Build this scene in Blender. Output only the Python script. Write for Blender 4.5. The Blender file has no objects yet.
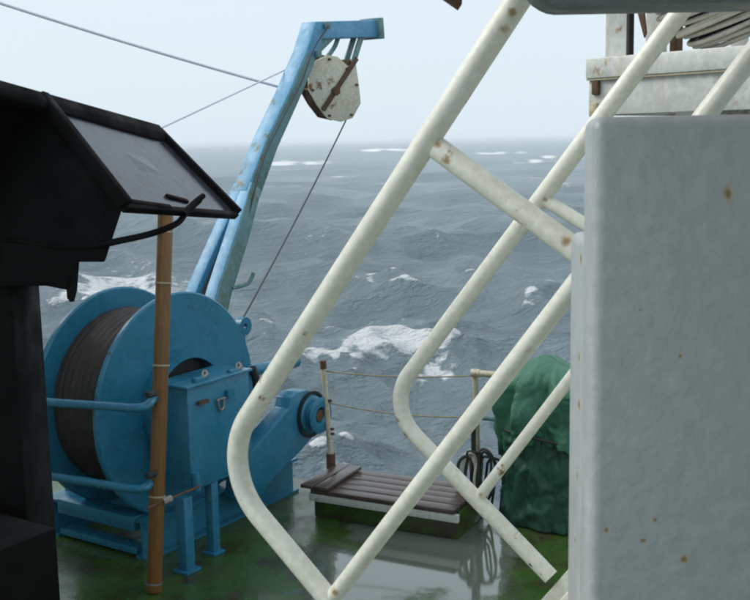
import bpy, bmesh, math, random
import numpy as np
from mathutils import Vector, Matrix, noise

random.seed(7)
R = math.radians
sc = bpy.context.scene
COL = sc.collection

# ------------------------------------------------------------------ camera
F, CX, CY, EYE = 1050.0, 375.0, 300.0, 3.0        # focal length in photo pixels, eye 3 m above the working deck
PITCH = math.atan(158.5 / F)
ROLL = R(1.07)
fw = Vector((0, math.cos(PITCH), -math.sin(PITCH)))
dn0 = Vector((0, -math.sin(PITCH), -math.cos(PITCH)))
rt0 = Vector((1, 0, 0))
rt = rt0 * math.cos(ROLL) + dn0 * math.sin(ROLL)
dn = dn0 * math.cos(ROLL) - rt0 * math.sin(ROLL)
EYEP = Vector((0, 0, EYE))
cd = bpy.data.cameras.new('camera'); cam = bpy.data.objects.new('camera', cd); COL.objects.link(cam)
m = Matrix((rt, -dn, -fw)).transposed().to_4x4(); m.translation = EYEP
cam.matrix_world = m
cd.sensor_width = 36; cd.lens = 36 * F / 750
cd.clip_start = 0.05; cd.clip_end = 40000
cd.dof.use_dof = True; cd.dof.focus_distance = 7.0; cd.dof.aperture_fstop = 24
sc.camera = cam

# ------------------------------------------------------------------ sky, sun, exposure
SUN_EL, SUN_AZ = R(42), R(-78)
w = bpy.data.worlds.new('World'); sc.world = w; w.use_nodes = True
nt = w.node_tree; nt.nodes.clear()
sky = nt.nodes.new('ShaderNodeTexSky'); sky.sky_type = 'NISHITA'; sky.sun_disc = False
sky.sun_elevation = SUN_EL; sky.sun_rotation = SUN_AZ; sky.air_density = 1.2; sky.dust_density = 4.0
mx = nt.nodes.new('ShaderNodeMix'); mx.data_type = 'RGBA'; mx.inputs[0].default_value = 0.93
mx.inputs[7].default_value = (4.95, 5.70, 6.25, 1)      # the even cloud deck
bg = nt.nodes.new('ShaderNodeBackground'); bg.inputs[1].default_value = 0.1
wo = nt.nodes.new('ShaderNodeOutputWorld')
nt.links.new(sky.outputs[0], mx.inputs[6]); nt.links.new(mx.outputs[2], bg.inputs[0]); nt.links.new(bg.outputs[0], wo.inputs[0])
sd = bpy.data.lights.new('sun', 'SUN'); sd.energy = 1.5; sd.angle = R(40); sd.color = (1, .97, .93)
sun = bpy.data.objects.new('sun', sd); COL.objects.link(sun)
sdir = Vector((math.sin(SUN_AZ) * math.cos(SUN_EL), math.cos(SUN_AZ) * math.cos(SUN_EL), math.sin(SUN_EL)))
sun.rotation_euler = sdir.to_track_quat('Z', 'Y').to_euler()
vs = sc.view_settings
vs.view_transform = 'Standard'; vs.look = 'None'; vs.gamma = 1; vs.exposure = 0.66; vs.use_curve_mapping = False
sc.render.engine = 'CYCLES'
sc.cycles.use_denoising = True
sc.cycles.max_bounces = 6; sc.cycles.diffuse_bounces = 3; sc.cycles.glossy_bounces = 3; sc.cycles.volume_bounces = 1
sc.cycles.filter_width = 2.2

# ------------------------------------------------------------------ pixel -> place helpers
def ray(x, y): return fw + rt * ((x - CX) / F) + dn * ((y - CY) / F)
def onz(x, y, z=0.0):
    r = ray(x, y); return EYEP + r * ((z - EYE) / r.z)
def onpl(x, y, n, P):
    r = ray(x, y); return EYEP + r * ((P - EYEP).dot(n) / r.dot(n))
def atd(x, y, d): return EYEP + ray(x, y) * d
def frame(deg):
    q = R(deg); return Vector((math.cos(q), -math.sin(q), 0)), Vector((math.sin(q), math.cos(q), 0))
Z = Vector((0, 0, 1))

# ------------------------------------------------------------------ materials
def nodes_of(name):
    mt = bpy.data.materials.new(name); mt.use_nodes = True
    n = mt.node_tree; return mt, n, n.nodes['Principled BSDF']
def N(n, t, **kw):
    o = n.nodes.new(t)
    for k, v in kw.items(): setattr(o, k, v)
    return o
def noise_tex(n, co, scale, detail=4, rough=.55):
    t = N(n, 'ShaderNodeTexNoise'); t.inputs['Scale'].default_value = scale
    t.inputs['Detail'].default_value = detail; t.inputs['Roughness'].default_value = rough
    n.links.new(co, t.inputs['Vector']); return t.outputs['Fac']
def ramp(n, fac, a, b, ca=(0, 0, 0, 1), cb=(1, 1, 1, 1)):
    r = N(n, 'ShaderNodeValToRGB'); r.color_ramp.elements[0].position = a; r.color_ramp.elements[1].position = b
    r.color_ramp.elements[0].color = ca; r.color_ramp.elements[1].color = cb
    n.links.new(fac, r.inputs[0]); return r.outputs[0]
def mixc(n, fac, a, b):
    x = N(n, 'ShaderNodeMix', data_type='RGBA')
    for s, v in ((0, fac), (6, a), (7, b)):
        if hasattr(v, 'links') or hasattr(v, 'is_linked'): n.links.new(v, x.inputs[s])
        elif s == 0: x.inputs[0].default_value = v
        else: x.inputs[s].default_value = (*v[:3], 1)
    return x.outputs[2]
def mapping(n, co, scale):
    mp = N(n, 'ShaderNodeMapping'); mp.inputs['Scale'].default_value = scale
    n.links.new(co, mp.inputs['Vector']); return mp.outputs[0]
def bump(n, bs, h, strength, dist):
    b = N(n, 'ShaderNodeBump'); b.inputs['Strength'].default_value = strength; b.inputs['Distance'].default_value = dist
    n.links.new(h, b.inputs['Height']); n.links.new(b.outputs[0], bs.inputs['Normal'])

def paint(name, col, dark=None, rough=.4, rust=.0, rust_scale=6, mott=3., bmp=.3, bdist=.002, bscale=60, streak=0., scol=None, metallic=0., spec=.5, rustcol=(.19, .075, .022)):
    """oily, weathered ship's paint: mottled colour, rust blooms and runs, lumpy film"""
    mt, n, bs = nodes_of(name)
    co = N(n, 'ShaderNodeTexCoord').outputs['Object']
    dark = dark or tuple(c * .72 for c in col)
    c = mixc(n, ramp(n, noise_tex(n, co, mott, 6, .62), .32, .68), dark, col)
    c2 = mixc(n, ramp(n, noise_tex(n, co, mott * 9, 3), .42, .72), c, tuple(min(1, k * 1.08) for k in col))
    if streak:
        st = noise_tex(n, mapping(n, co, (22, 22, 1.6)), 1.0, 4)
        c2 = mixc(n, ramp(n, st, .58, .58 + .25 / max(streak, .05) * .5), c2, scol or tuple(k * .62 for k in (col[0] * 1.05, col[1], col[2] * .85)))
    if rust:
        a = ramp(n, noise_tex(n, co, rust_scale, 5, .65), .675 - .16 * rust, .735 - .14 * rust)
        c2 = mixc(n, a, c2, rustcol)
    n.links.new(c2, bs.inputs['Base Color'])
    rr = ramp(n, noise_tex(n, co, mott * 2.3, 4), .3, .75, (rough * .65,) * 3 + (1,), (min(1, rough * 1.35),) * 3 + (1,))
    n.links.new(rr, bs.inputs['Roughness'])
    bs.inputs['Metallic'].default_value = metallic; bs.inputs['Specular IOR Level'].default_value = spec
    bump(n, bs, noise_tex(n, co, bscale, 3), bmp, bdist)
    return mt

M = {}
M['cream'] = paint('cream_pipe_paint', (.80, .79, .69), (.70, .69, .57), .34, .16, 15, 7, .55, .0030, 42, rustcol=(.26, .13, .045))
M['block'] = paint('grey_bulwark_paint', (.385, .41, .405), (.36, .385, .382), .4, .0, 9, 4, .38, .0035, 55)
M['white'] = paint('rusty_white_paint', (.62, .63, .58), (.48, .50, .46), .45, .42, 6, 4, .4, .002, 50, streak=.6, scol=(.50, .42, .26), rustcol=(.30, .15, .05))
M['blue'] = paint('winch_blue_paint', (.023, .190, .305), (.016, .137, .222), .32, .10, 8, 2.5, .3, .002, 40, streak=.35, rustcol=(.035, .05, .05))
M['lblue'] = paint('davit_blue_paint', (.085, .31, .50), (.05, .20, .33), .42, .35, 3.2, 2.6, .3, .002, 30, streak=.3, rustcol=(.07, .095, .04))
M['gblue'] = paint('greenish_blue_paint', (.11, .24, .27), (.09, .14, .07), .5, .4, 2.5, 2.2, .3, .002, 30, rustcol=(.10, .10, .03))
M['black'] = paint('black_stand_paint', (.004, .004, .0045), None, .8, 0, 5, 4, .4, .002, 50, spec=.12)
M['slate'] = paint('wet_grey_hood_sheet', (.050, .056, .068), (.020, .023, .029), .17, .32, 9, 5, .35, .002, 60, rustcol=(.02, .02, .02))
M['darkgirder'] = paint('grey_green_girder_paint', (.16, .18, .175), None, .5, .0, 9, 6, .6, .003, 60)
M['steel'] = paint('galvanised_steel', (.30, .30, .28), (.16, .15, .13), .4, .3, 30, 20, .3, .001, 120, metallic=.6)
M['wire'] = paint('dark_wire', (.05, .05, .055), None, .5, 0, 5, 30, .2, .001, 200)
M['stay'] = paint('grey_stay_wire', (.72, .75, .80), None, .5, 0, 5, 30, .2, .001, 200)
M['drumwire'] = paint('wound_trawl_wire', (.036, .025, .021), (.018, .013, .011), .55, .2, 9, 5, .4, .002, 160)
M['blockplate'] = paint('rusty_sheave_paint', (.66, .64, .52), (.52, .46, .32), .5, .55, 5, 4, .4, .003, 40, rustcol=(.24, .13, .05))
M['rust'] = paint('rusty_iron', (.13, .065, .03), (.06, .035, .02), .8, .3, 12, 8, .6, .003, 60)
M['rail'] = paint('rusty_rail_paint', (.62, .58, .45), (.42, .33, .18), .5, .6, 7, 9, .3, .002, 60, rustcol=(.30, .14, .04))
M['rope'] = paint('weathered_rope', (.34, .29, .17), (.2, .16, .09), .9, 0, 5, 30, .5, .002, 150)
M['dkrope'] = paint('dark_green_cord', (.022, .034, .022), (.012, .018, .012), .6, 0, 5, 20, .4, .002, 120)
M['palerope'] = paint('pale_mooring_rope', (.50, .48, .40), (.34, .33, .28), .85, 0, 5, 18, .6, .002, 160)
M['band'] = paint('post_tape', (.42, .36, .24), None, .5, 0, 5, 30)
M['flatblack'] = paint('flat_black', (.015, .015, .016), None, .6)  # black parts, and the shade inside the hub opening
M['house'] = paint('deckhouse_paint', (.74, .75, .72), None, .5, .2, 3, 2)

def wood(name, a, b, scale=(3, 3, 40), rough=.45):
    mt, n, bs = nodes_of(name)
    co = N(n, 'ShaderNodeTexCoord').outputs['Object']
    g = noise_tex(n, mapping(n, co, scale), 1.0, 6, .65)
    c = mixc(n, ramp(n, g, .3, .7), a, b)
    c = mixc(n, ramp(n, noise_tex(n, co, 2.2, 4), .5, .75), c, tuple(k * .5 for k in a))
    n.links.new(c, bs.inputs['Base Color']); bs.inputs['Roughness'].default_value = rough
    bump(n, bs, g, .5, .003); return mt
M['post'] = wood('varnished_post_wood', (.125, .055, .010), (.23, .105, .020), (60, 60, 2.2))
M['plank'] = wood('wet_plank_wood', (.055, .035, .026), (.125, .086, .068), (2.0, 50, 50), .3)

# tarpaulin
mt, n, bs = nodes_of('green_tarpaulin'); co = N(n, 'ShaderNodeTexCoord').outputs['Object']
c = mixc(n, ramp(n, noise_tex(n, co, 3.0, 5, .6), .3, .7), (.022, .110, .062), (.052, .205, .120))
c = mixc(n, ramp(n, noise_tex(n, co, 11, 4), .62, .8), c, (.12, .30, .21))
n.links.new(c, bs.inputs['Base Color']); bs.inputs['Roughness'].default_value = .5
bump(n, bs, noise_tex(n, mapping(n, co, (1, 1, .5)), 22, 6, .7), .8, .02); M['tarp'] = mt
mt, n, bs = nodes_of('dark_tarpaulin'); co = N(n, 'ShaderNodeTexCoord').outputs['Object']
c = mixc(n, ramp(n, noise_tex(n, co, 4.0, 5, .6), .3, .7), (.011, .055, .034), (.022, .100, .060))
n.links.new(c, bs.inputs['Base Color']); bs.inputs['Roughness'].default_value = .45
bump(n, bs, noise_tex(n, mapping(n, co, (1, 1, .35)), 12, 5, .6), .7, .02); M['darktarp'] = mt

# wet green deck with a puddle
mt, n, bs = nodes_of('wet_green_deck_paint'); co = N(n, 'ShaderNodeTexCoord').outputs['Object']
g = mixc(n, ramp(n, noise_tex(n, co, 1.6, 6, .65), .3, .7), (.018, .056, .008), (.055, .115, .015))
g = mixc(n, ramp(n, noise_tex(n, co, 2.7, 6, .7), .48, .64), g, (.036, .025, .010))
g = mixc(n, ramp(n, noise_tex(n, co, 9, 5, .7), .60, .72), g, (.055, .040, .024))
# puddle: distance from its middle, wobbled by noise
PUD = onz(415, 560)
sub = N(n, 'ShaderNodeVectorMath', operation='SUBTRACT'); sub.inputs[1].default_value = PUD; n.links.new(co, sub.inputs[0])
mp = N(n, 'ShaderNodeMapping'); mp.vector_type = 'POINT'; mp.inputs['Rotation'].default_value = (0, 0, R(27)); n.links.new(sub.outputs[0], mp.inputs['Vector'])
mp2 = N(n, 'ShaderNodeMapping'); mp2.inputs['Scale'].default_value = (1 / .78, 1 / .95, 0); n.links.new(mp.outputs[0], mp2.inputs['Vector'])
ln = N(n, 'ShaderNodeVectorMath', operation='LENGTH'); n.links.new(mp2.outputs[0], ln.inputs[0])
nz = noise_tex(n, co, 2.1, 6, .62)
ad = N(n, 'ShaderNodeMath', operation='MULTIPLY_ADD'); n.links.new(nz, ad.inputs[0]); ad.inputs[1].default_value = 2.6; ad.inputs[2].default_value = -1.3
ad2 = N(n, 'ShaderNodeMath', operation='ADD'); n.links.new(ln.outputs['Value'], ad2.inputs[0]); n.links.new(ad.outputs[0], ad2.inputs[1])
pud = ramp(n, ad2.outputs[0], .72, 1.10, (1, 1, 1, 1), (0, 0, 0, 1))
g = mixc(n, pud, g, (.13, .15, .115))       # paler grey in the puddle stands in for reflected sky
n.links.new(g, bs.inputs['Base Color'])
rr = mixc(n, pud, ramp(n, noise_tex(n, co, 5, 5), .35, .7, (.16, .16, .16, 1), (.5, .5, .5, 1)), (.05, .05, .05))
n.links.new(rr, bs.inputs['Roughness'])
hb = N(n, 'ShaderNodeMath', operation='MULTIPLY'); n.links.new(noise_tex(n, co, 35, 4), hb.inputs[0])
inv = N(n, 'ShaderNodeMath', operation='MULTIPLY_ADD'); n.links.new(pud, inv.inputs[0]); inv.inputs[1].default_value = -.85; inv.inputs[2].default_value = 1
n.links.new(inv.outputs[0], hb.inputs[1]); bump(n, bs, hb.outputs[0], .5, .004)
cwt = N(n, 'ShaderNodeMath', operation='MULTIPLY_ADD'); n.links.new(pud, cwt.inputs[0]); cwt.inputs[1].default_value = .8; cwt.inputs[2].default_value = .2; n.links.new(cwt.outputs[0], bs.inputs['Coat Weight']); bs.inputs['Coat Roughness'].default_value = .06
M['deck'] = mt

# sea
mt, n, bs = nodes_of('stormy_sea_water'); tc = N(n, 'ShaderNodeTexCoord'); co = tc.outputs['Object']
att = N(n, 'ShaderNodeAttribute', attribute_name='foam').outputs['Fac']
wat = mixc(n, ramp(n, noise_tex(n, co, .05, 4), .35, .65), (.200, .270, .305), (.268, .345, .382))
f1a = noise_tex(n, mapping(n, co, (1.0, 1.6, 1)), 2.4, 6, .7)
f1b = noise_tex(n, mapping(n, co, (1.0, 1.4, 1)), .42, 5, .65)
f1m = N(n, 'ShaderNodeMath', operation='MULTIPLY_ADD'); n.links.new(f1b, f1m.inputs[0]); f1m.inputs[1].default_value = .7
f1n = N(n, 'ShaderNodeMath', operation='MULTIPLY_ADD'); n.links.new(f1a, f1n.inputs[0]); f1n.inputs[1].default_value = 1.15; f1n.inputs[2].default_value = -.425
n.links.new(f1n.outputs[0], f1m.inputs[2]); f1 = f1m.outputs[0]
fs = N(n, 'ShaderNodeMath', operation='ADD'); n.links.new(att, fs.inputs[0]); n.links.new(f1, fs.inputs[1])
fm = ramp(n, fs.outputs[0], .76, .98)
n.links.new(mixc(n, fm, wat, (.93, .95, .96)), bs.inputs['Base Color'])
n.links.new(mixc(n, fm, (.27, .27, .27), (.8, .8, .8)), bs.inputs['Roughness'])
bs.inputs['IOR'].default_value = 1.33
h1 = noise_tex(n, mapping(n, co, (.9, 1.5, 1)), 2.2, 7, .70)
h2 = noise_tex(n, mapping(n, co, (.7, 1.9, 1)), .62, 6, .68)
h3 = noise_tex(n, mapping(n, co, (.7, 2.0, 1)), .06, 4, .55)
hm = N(n, 'ShaderNodeMath', operation='MULTIPLY_ADD'); n.links.new(h2, hm.inputs[0]); hm.inputs[1].default_value = 2.6; n.links.new(h1, hm.inputs[2])
hn = N(n, 'ShaderNodeMath', operation='MULTIPLY_ADD'); n.links.new(h3, hn.inputs[0]); hn.inputs[1].default_value = 4.0; n.links.new(hm.outputs[0], hn.inputs[2])
bump(n, bs, hn.outputs[0], 1.0, .42)
M['sea'] = mt

def rust_marks(mt, marks, core=(.26, .18, .07), halo=(.42, .39, .30)):
    """rust blooms at given places (object coordinates) worked into the paint; marks: (point, radius, drip)"""
    n = mt.node_tree; bs = n.nodes['Principled BSDF']; src = bs.inputs['Base Color'].links[0].from_socket
    co = N(n, 'ShaderNodeTexCoord').outputs['Object']; nz = noise_tex(n, co, 120, 4, .7); tot = None
    for P, r_, drip in marks:
        sb_ = N(n, 'ShaderNodeVectorMath', operation='SUBTRACT'); n.links.new(co, sb_.inputs[0]); sb_.inputs[1].default_value = P
        sc_ = N(n, 'ShaderNodeVectorMath', operation='MULTIPLY'); n.links.new(sb_.outputs[0], sc_.inputs[0]); sc_.inputs[1].default_value = (1 / r_, 1 / r_, 1 / (r_ * drip))
        le = N(n, 'ShaderNodeVectorMath', operation='LENGTH'); n.links.new(sc_.outputs[0], le.inputs[0])
        q = N(n, 'ShaderNodeMath', operation='SUBTRACT'); q.inputs[0].default_value = 1.0; n.links.new(le.outputs['Value'], q.inputs[1])
        if tot is None: tot = q.outputs[0]
        else:
            mxm = N(n, 'ShaderNodeMath', operation='MAXIMUM'); n.links.new(tot, mxm.inputs[0]); n.links.new(q.outputs[0], mxm.inputs[1]); tot = mxm.outputs[0]
    ad = N(n, 'ShaderNodeMath', operation='MULTIPLY_ADD'); n.links.new(nz, ad.inputs[0]); ad.inputs[1].default_value = 1.6; ad.inputs[2].default_value = -.8
    sm = N(n, 'ShaderNodeMath', operation='ADD'); n.links.new(tot, sm.inputs[0]); n.links.new(ad.outputs[0], sm.inputs[1])
    c = mixc(n, ramp(n, sm.outputs[0], -.25, .35), src, halo); c = mixc(n, ramp(n, sm.outputs[0], .25, .75), c, core)
    n.links.new(c, bs.inputs['Base Color'])

# ------------------------------------------------------------------ mesh helpers
def link(name, verts, faces, mat, parent=None, smooth=False, bevel=0, seg=2, loc=None):
    me = bpy.data.meshes.new(name)
    off = Vector((0, 0, 0))
    if parent is not None: off = ORIG[parent.name]
    elif loc is not None: off = Vector(loc)
    me.from_pydata([tuple(Vector(v) - off) for v in verts], [], faces)
    bm = bmesh.new(); bm.from_mesh(me); bmesh.ops.recalc_face_normals(bm, faces=bm.faces)
    if bevel:
        bmesh.ops.bevel(bm, geom=[e for e in bm.edges if len(e.link_faces) == 2 and e.calc_face_angle(0) > .35], offset=bevel, segments=seg, affect='EDGES', profile=.5, clamp_overlap=True)
        smooth = True
    bm.to_mesh(me); bm.free()
    if smooth:
        for p in me.polygons: p.use_smooth = True
        if bevel or smooth == 'auto': me.set_sharp_from_angle(angle=R(40))
    me.materials.append(mat)
    o = bpy.data.objects.new(name, me); COL.objects.link(o)
    if parent is not None:
        o.parent = parent; ORIG[o.name] = off
        if parent.type == 'MESH': o.location = (0, 0, 0)
    else:
        o.location = off; ORIG[o.name] = off
    return o
ORIG = {}
def tag(o, label, cat, group=None, kind=None):
    if label: o['label'] = label
    if cat: o['category'] = cat
    if group: o['group'] = group
    if kind: o['kind'] = kind
    return o
def thing(name, label, cat, loc, group=None):
    o = bpy.data.objects.new(name, None); COL.objects.link(o); o.location = loc; o.empty_display_size = .1
    ORIG[o.name] = Vector(loc)
    return tag(o, label, cat, group)

def g_box(c, ax, ay, az, sx, sy, sz):
    """box centred at c along unit axes, full sizes"""
    c = Vector(c); v = []
    for k in (-.5, .5):
        for j in (-.5, .5):
            for i in (-.5, .5): v.append(c + ax * (i * sx) + ay * (j * sy) + az * (k * sz))
    f = [(0, 2, 3, 1), (4, 5, 7, 6), (0, 1, 5, 4), (1, 3, 7, 5), (3, 2, 6, 7), (2, 0, 4, 6)]
    return v, f
def join(*gs):
    V, Fc = [], []
    for v, f in gs:
        b = len(V); V += list(v); Fc += [tuple(i + b for i in q) for q in f]
    return V, Fc
def g_tube(pts, r, seg=12, caps=True, closed=False):
    pts = [Vector(p) for p in pts]; n = len(pts); V, Fc = [], []
    rs = r if isinstance(r, (list, tuple)) else [r] * n
    up = None
    for i, p in enumerate(pts):
        if closed: t = (pts[(i + 1) % n] - pts[i - 1]).normalized()
        else: t = ((pts[min(i + 1, n - 1)] - pts[max(i - 1, 0)])).normalized()
        if up is None:
            up = t.cross(Vector((.31, .17, .93)))
            if up.length < .1: up = t.cross(Vector((1, 0, 0)))
        up = (up - t * up.dot(t)).normalized(); s = t.cross(up)
        for k in range(seg):
            a = 2 * math.pi * k / seg; V.append(p + up * (math.cos(a) * rs[i]) + s * (math.sin(a) * rs[i]))
    for i in range(n if closed else n - 1):
        for k in range(seg):
            j = (i + 1) % n
            Fc.append((i * seg + k, i * seg + (k + 1) % seg, j * seg + (k + 1) % seg, j * seg + k))
    if caps and not closed:
        Fc.append(tuple(range(seg - 1, -1, -1))); Fc.append(tuple((n - 1) * seg + k for k in range(seg)))
    return V, Fc
def g_ext(poly, vec):
    """polygon (3-D points) extruded along vec"""
    n = len(poly); vec = Vector(vec)
    V = [Vector(p) for p in poly] + [Vector(p) + vec for p in poly]
    Fc = [tuple(range(n - 1, -1, -1)), tuple(range(n, 2 * n))]
    for i in range(n): Fc.append((i, (i + 1) % n, n + (i + 1) % n, n + i))
    return V, Fc
def g_lathe(c, axis, u, prof, seg=64):
    """prof: (radius, offset along axis) list; closed profile loop"""
    c = Vector(c); v2 = axis.cross(u); V, Fc = [], []; n = len(prof)
    for k in range(seg):
        a = 2 * math.pi * k / seg; d = u * math.cos(a) + v2 * math.sin(a)
        for r_, h in prof: V.append(c + d * r_ + axis * h)
    for k in range(seg):
        j = (k + 1) % seg
        for i in range(n):
            i2 = (i + 1) % n
            Fc.append((k * n + i, k * n + i2, j * n + i2, j * n + i))
    return V, Fc
def smooth_path(pts, n=8):
    """Catmull-Rom through the points"""
    P = [Vector(p) for p in pts]; P = [P[0] * 2 - P[1]] + P + [P[-1] * 2 - P[-2]]; out = []
    for i in range(1, len(P) - 2):
        for k in range(n):
            t = k / n
            out.append(.5 * ((2 * P[i]) + (P[i + 1] - P[i - 1]) * t + (2 * P[i - 1] - 5 * P[i] + 4 * P[i + 1] - P[i + 2]) * t * t + (3 * P[i] - P[i - 1] - 3 * P[i + 1] + P[i + 2]) * t ** 3))
    out.append(P[-2]); return out
def fillet(a, b, c, r, n=14):
    """arc that rounds the corner b between legs a-b and b-c"""
    a, b, c = Vector(a), Vector(b), Vector(c)
    d1, d2 = (a - b).normalized(), (c - b).normalized(); th = d1.angle(d2); L = r / math.tan(th / 2)
    p1, p2 = b + d1 * L, b + d2 * L; ctr = b + (d1 + d2).normalized() * (r / math.sin(th / 2)); out = []
    v1, v2 = p1 - ctr, p2 - ctr; om = v1.angle(v2)
    for k in range(n + 1):
        t = k / n; out.append(ctr + (v1 * math.sin((1 - t) * om) + v2 * math.sin(t * om)) / math.sin(om))
    return out
def wirept(a, b, sag, n=24):
    a, b = Vector(a), Vector(b)
    return [a.lerp(b, i / n) - Z * (sag * 4 * (i / n) * (1 - i / n)) for i in range(n + 1)]

# ------------------------------------------------------------------ sea
SEA = -3.5
def build_sea():
    rng = np.random.default_rng(5)
    HC = EYE - SEA
    az = np.concatenate([np.linspace(-100, -27, 60, endpoint=False), np.linspace(-27, 27, 620), np.linspace(27, 100, 60)[1:]])
    dep = np.concatenate([np.linspace(52, 24, 40, endpoint=False), np.linspace(24, .55, 400, endpoint=False), np.geomspace(.55, .047, 46)])
    rr = HC / np.tan(np.radians(dep))
    A, D = np.meshgrid(np.radians(az), rr)
    X = np.sin(A) * D; Y = np.cos(A) * D
    spc = np.gradient(rr)[:, None] * np.ones_like(X)
    Zs = np.zeros_like(X); DX = np.zeros_like(X); DY = np.zeros_like(X); J = np.zeros_like(X)
    main = R(205)
    for i in range(150):
        L = .8 * (62 / .8) ** (i / 149.) * rng.uniform(.95, 1.05)
        th = main + rng.normal(0, R(15 + 32 * (1 - i / 149.)))
        k = 2 * np.pi / L; amp = .0150 * L ** .77 * rng.uniform(.5, 1.3)
        if L > 34: amp *= .62
        kx, ky = math.sin(th) * k, math.cos(th) * k
        ph = kx * X + ky * Y + rng.uniform(0, 6.28)
        att = np.clip((L / np.maximum(spc, 1e-3) - 2) / 3, 0, 1)
        Zs += att * amp * np.cos(ph); q = .85
        DX -= att * q * amp * math.sin(th) * np.sin(ph); DY -= att * q * amp * math.cos(th) * np.sin(ph)
        J += att * q * amp * k * np.cos(ph)
    # foam on the steepest crests, and the breakers in view
    th_ = np.percentile(J[(D > 18) & (D < 400)], 98.2)
    foam = np.clip((J - th_) * 2.2 + .16, 0, .52) * (J > th_ - .07)
    blobs = [(393, 343, 62, 7.5, 1.45), (345, 351, 44, 4, 1.1), (440, 353, 26, 4.5, 1.0), (375, 388, 34, 6, .55), (112, 279, 72, 19, 1.0), (80, 300, 46, 17, .9),
             (366, 277, 7, 5, .8), (364, 298, 5, 5, .75), (295, 163, 40, 3.0, 1.0), (268, 171, 22, 2.4, .9), (385, 150, 32, 2.0, 1.0), (530, 161, 28, 2.0, .95), (500, 153, 34, 1.7, .9), (425, 151, 24, 1.8, .85), (340, 176, 24, 1.8, .7), (470, 172, 26, 1.8, .65), (545, 178, 24, 1.8, .65),
             (548, 157, 9, 1.8, .95), (350, 461, 60, 9, .70), (430, 466, 60, 10, .72), (330, 350, 30, 4, .7), (560, 190, 20, 2, .6), (480, 200, 20, 2, .55), (315, 252, 16, 2.5, .55), (520, 300, 20, 3, .5), (455, 300, 26, 3, .5)]
    pa, pdp = A * F, np.arctan(HC / D) * F
    br = np.zeros_like(X)
    for i in range(26):
        ax_, ay_ = rng.normal(0, .16), rng.normal(0, .75)
        br += np.sin(ax_ * pa + ay_ * pdp + rng.uniform(0, 6.28))
    br /= 3.6
    bumpz = np.zeros_like(X)
    for bx, by, sx, sy, s in blobs:
        r0 = ray(bx, by); P0 = EYEP + r0 * ((SEA - EYE) / r0.z)
        a0 = math.atan2(P0.x, P0.y); d0 = math.hypot(P0.x, P0.y); dep0 = math.atan(HC / d0)
        ua = (A - a0) / (sx / F); ud = (np.arctan(HC / D) - dep0) / (sy / F)
        # hollow lower lip: breaker curved like a low arch
        arch = ud - .35 * ua * ua if sx > 50 and by == 343 else ud
        e = np.exp(-(ua ** 2) * 1.2 - (arch ** 2) * 1.2)
        foam = np.maximum(foam, s * .66 * e * (np.clip(.8 + .42 * br, 0, 1.2) if sx < 50 else np.clip(.95 + .2 * br, 0, 1.1)))
        if by in (343,): bumpz += .38 * np.exp(-(ua ** 2) * .8 - ((ud + .6) ** 2) * .5)
    Zs = Zs + bumpz
    V = np.stack([X + DX, Y + DY, SEA + Zs], -1).reshape(-1, 3)
    nr, nc = X.shape
    idx = np.arange(nr * nc).reshape(nr, nc)
    q = np.stack([idx[:-1, :-1], idx[:-1, 1:], idx[1:, 1:], idx[1:, :-1]], -1).reshape(-1, 4)
    me = bpy.data.meshes.new('sea')
    me.vertices.add(len(V)); me.vertices.foreach_set('co', V.ravel().astype(np.float32))
    me.loops.add(q.size); me.loops.foreach_set('vertex_index', q.ravel().astype(np.int32))
    me.polygons.add(len(q)); me.polygons.foreach_set('loop_start', np.arange(0, q.size, 4, dtype=np.int32))
    me.polygons.foreach_set('use_smooth', np.ones(len(q), bool))
    me.update(calc_edges=True); me.validate()
    a = me.attributes.new('foam', 'FLOAT', 'POINT'); a.data.foreach_set('value', foam.ravel().astype(np.float32))
    if me.polygons[0].normal.z < 0: me.flip_normals()
    me.materials.append(M['sea'])
    o = bpy.data.objects.new('sea', me); COL.objects.link(o); o['kind'] = 'structure'
build_sea()

# ------------------------------------------------------------------ ship: working deck, hull, raised deck, overhead
t27, l27 = frame(27); t33, l33 = frame(33); t30, l30 = frame(30)
EDGE = Vector((-.41, 8.98, 0))                       # a point of the deck edge; it runs along t27
def dk(a, b, z=0): return EDGE + t27 * a + l27 * b + Z * z
o = link('deck', *g_ext([dk(-7, 0), dk(6, 0), dk(6, -11), dk(-7, -11)], (0, 0, -.08)), M['deck']); o['kind'] = 'structure'
o = link('hull', *g_ext([dk(-7.05, .05, -.085), dk(6.05, .05, -.085), dk(6.05, -11.05, -.085), dk(-7.05, -11.05, -.085)], (0, 0, -5.5)), M['darkgirder']); o['kind'] = 'structure'
UP = 1.4
def ud(a, b, z=UP): return Vector((0, 3.0, 0)) + t27 * a + l27 * b + Z * z
o = link('raised_deck', *g_ext([ud(-1.6, 0), ud(5, 0), ud(5, -5), ud(-1.6, -5)], (0, 0, -.1)), M['deck']); o['kind'] = 'structure'
# front bulkhead of the raised deck
tag(link('deck_bulkhead', *g_ext([ud(-1.55, -.1, UP - .105), ud(4.9, -.1, UP - .105), ud(4.9, -.16, UP - .105), ud(-1.55, -.16, UP - .105)], (0, 0, -(UP - .11))), M['house']),
    'white steel bulkhead below the edge of the raised deck', 'bulkhead')
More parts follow.
